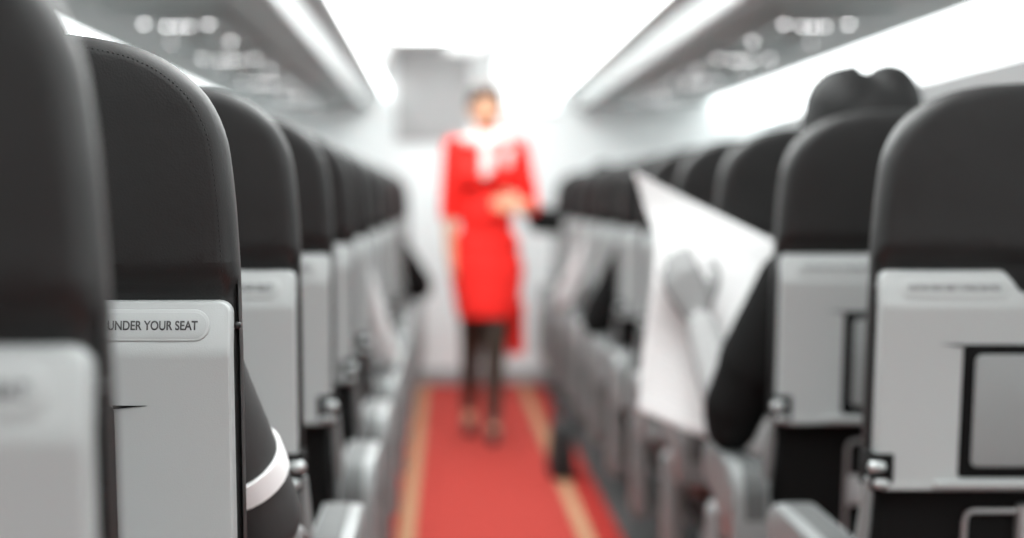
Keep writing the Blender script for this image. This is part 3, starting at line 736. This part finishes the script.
# left, second row: charcoal short sleeve with a white stripe, elbow over the aisle armrest
y2 = row_y(2)
p1, S0, E = seated('person in charcoal short-sleeved top with white sleeve stripe, elbow by the sharp aisle seat', XL, y2, 'navy', 'ghair',
    elbow=(0.246, 0.36, 0.700), wrist=(0.20, 0.60, 0.665), headz=1.18, short=True, side=1, hand_kw=dict(curl=0.5), sleeve_r=1.0)
S0 = Vector(S0); d = (E - S0)
bm = bmesh.new()
ax = (d.normalized() + Vector((-0.35, 0.0, 0.0))).normalized()
q = d.normalized().to_track_quat('Z', 'Y').to_matrix()
R = []
for tt, rr in ((0.455, 0.057), (0.457, 0.0635), (0.555, 0.0625), (0.557, 0.056)):
    c = S0.lerp(E, tt)
    ring = []
    for k in range(32):
        w = q @ Vector((rr * math.cos(2 * math.pi * k / 32), rr * math.sin(2 * math.pi * k / 32), 0))
        ring.append(tuple(c + w - d.normalized() * (w.x * -0.02)))
    R.append(ring)
obj('sleeve_stripe', rings_mesh(R), M['stripe'], p1, True, 40)

# right, fourth row: reader in a black jacket behind the newspaper
y4 = row_y(4)
def bushy(bm, c):
    cx, cy, cz = c[0] - 0.032, c[1], c[2]
    sphere(bm, (cx, cy - 0.03, cz + 0.035), (0.126, 0.108, 0.098), 28, 20)
    sphere(bm, (cx - 0.040, cy - 0.03, cz + 0.062), (0.080, 0.098, 0.090), 24, 18)
    sphere(bm, (cx + 0.050, cy - 0.03, cz + 0.072), (0.066, 0.090, 0.086), 24, 18)
    sphere(bm, (cx, cy - 0.05, cz - 0.03), (0.105, 0.075, 0.10), 24, 18)
    capsule(bm, (cx - 0.050, cy - 0.04, cz + 0.13), 0.022, (cx - 0.024, cy - 0.05, cz + 0.147), 0.010)
p2, _, _ = seated('person in black jacket reading a newspaper, bushy dark hair above the seat', XR, y4, 'suit', 'ghair',
    elbow=(-0.285, 0.262, 0.682), wrist=(-0.321, 0.455, 0.892), headz=1.268, side=-1, hair_fn=bushy,
    fingers=(-0.42, 0.35, 1), back=(-0.2, -1, 0.1), hand_kw=dict(curl=0.5, spread=0.05, thumb_in=0.9), full_sleeve='greyshirt', sleeve_r=0.98, drop=0.285)
# newspaper: two broad leaves, curved, with real thickness
def px(x, y, dep): return Vector(((x - 446) * dep / FPX, dep, EYE - (y - 200) * dep / FPX))
rows = [  # (left x, left y, right x, right y) down the sheet in photo pixels, distance left/right
    (633, 170, 905, 292, 3.88, 3.80), (645, 208, 905, 320, 3.87, 3.79), (655, 240, 905, 345, 3.84, 3.78), (652, 285, 905, 380, 3.81, 3.77),
    (644, 340, 905, 425, 3.80, 3.76), (638, 410, 905, 498, 3.78, 3.74)]
def catrom(a, b, c, d, t): return 0.5 * ((2 * b) + (-a + c) * t + (2 * a - 5 * b + 4 * c - d) * t * t + (-a + 3 * b - 3 * c + d) * t ** 3)
bm = bmesh.new(); uvl = bm.loops.layers.uv.new('UVMap'); NU, NV = 36, 40
G = []
for j in range(NV + 1):
    v = j / NV * (len(rows) - 1); i = min(int(v), len(rows) - 2); t_ = v - i
    rr = [catrom(*(rows[max(0, min(len(rows) - 1, i + o))][c] for o in (-1, 0, 1, 2)), t_) for c in range(6)]
    row = []
    for k in range(NU + 1):
        u = k / NU
        dep = rr[4] + (rr[5] - rr[4]) * u - 0.02 + 0.026 * math.sin(u * math.pi * 1.6 + j * 0.05) + 0.008 * math.sin(u * 9 + j * 0.22)
        sag = -10 * math.sin(math.pi * min(1, u * 2)) * 0.0 + 8 * math.sin(math.pi * u)
        p = px(rr[0] + (rr[2] - rr[0]) * u, rr[1] + (rr[3] - rr[1]) * u + sag, dep)
        row.append(bm.verts.new(p))
    G.append(row)
for j in range(NV):
    for k in range(NU):
        f = bm.faces.new((G[j][k], G[j][k + 1], G[j + 1][k + 1], G[j + 1][k]))
        for lp, (a_, b_) in zip(f.loops, ((k, j), (k + 1, j), (k + 1, j + 1), (k, j + 1))): lp[uvl].uv = (a_ / NU, 1 - b_ / NV)
t = thing('newspaper', 'open white newspaper held up by the reader in the black jacket', 'newspaper', tuple(px(760, 330, 3.72)))
me = bpy.data.meshes.new('pages'); bmesh.ops.recalc_face_normals(bm, faces=bm.faces)
for v in bm.verts: v.co -= Vector(t.location)
bm.to_mesh(me); bm.free()
o = link('pages', me, M['news'], t); sm = o.modifiers.new('thickness', 'SOLIDIFY'); sm.thickness = 0.0025
# other passengers whose sleeves show over the left armrests
seated('person in light shirt with sleeve over the armrest, sixth seat on the left', XL, row_y(6), 'shirt', 'ghair', elbow=(0.252, 0.34, 0.70), wrist=(0.20, 0.55, 0.68), headz=1.20, side=1, sleeve_r=1.1)
seated('person in black jacket leaning an elbow towards the aisle near the left bulkhead', XL, row_y(11), 'suit', 'ghair', elbow=(0.305, 0.30, 0.71), wrist=(0.23, 0.52, 0.69), headz=1.20, side=1, sleeve_r=1.5)
seated('person in black jacket with an elbow over the armrest, sixth seat on the right', XR, row_y(8), 'suit', 'ghair', elbow=(-0.285, 0.30, 0.69), wrist=(-0.22, 0.54, 0.68), headz=1.20, side=-1, sleeve_r=1.3)
seated('person in light shirt with an elbow over the armrest, eighth seat on the right', XR, row_y(10), 'shirt', 'ghair', elbow=(-0.290, 0.30, 0.69), wrist=(-0.22, 0.54, 0.68), headz=1.20, side=-1, sleeve_r=1.3)
seated('person in black jacket with a raised elbow by the last right-hand rows', XR, row_y(12), 'suit', 'ghair', elbow=(-0.355, 0.22, 1.04), wrist=(-0.20, 0.44, 1.00), headz=1.24, side=-1, sleeve_r=1.4)
# black bag on the floor by the right-hand seats
t = thing('bag', 'small black bag standing on the floor beside the runner at right', 'bag', (0.475, 6.95, 0.0137))
bm = bmesh.new(); box(bm, -0.055, 0.055, -0.15, 0.15, 0.0, 0.22, 0.03, 3)
for v in bm.verts:
    k = v.co.z / 0.22; v.co.x *= 1 - 0.35 * k; v.co.y *= 1 - 0.12 * k
obj('bag_body', bm, M['bag'], t)
for s in (-1, 1):
    bm = bmesh.new(); tube(bm, [(s * 0.03, -0.06, 0.205), (s * 0.028, -0.05, 0.26), (s * 0.026, -0.02, 0.285), (s * 0.026, 0.02, 0.285), (s * 0.028, 0.05, 0.26), (s * 0.03, 0.06, 0.205)], 0.007, 8); obj('handle', bm, M['bag'], t)
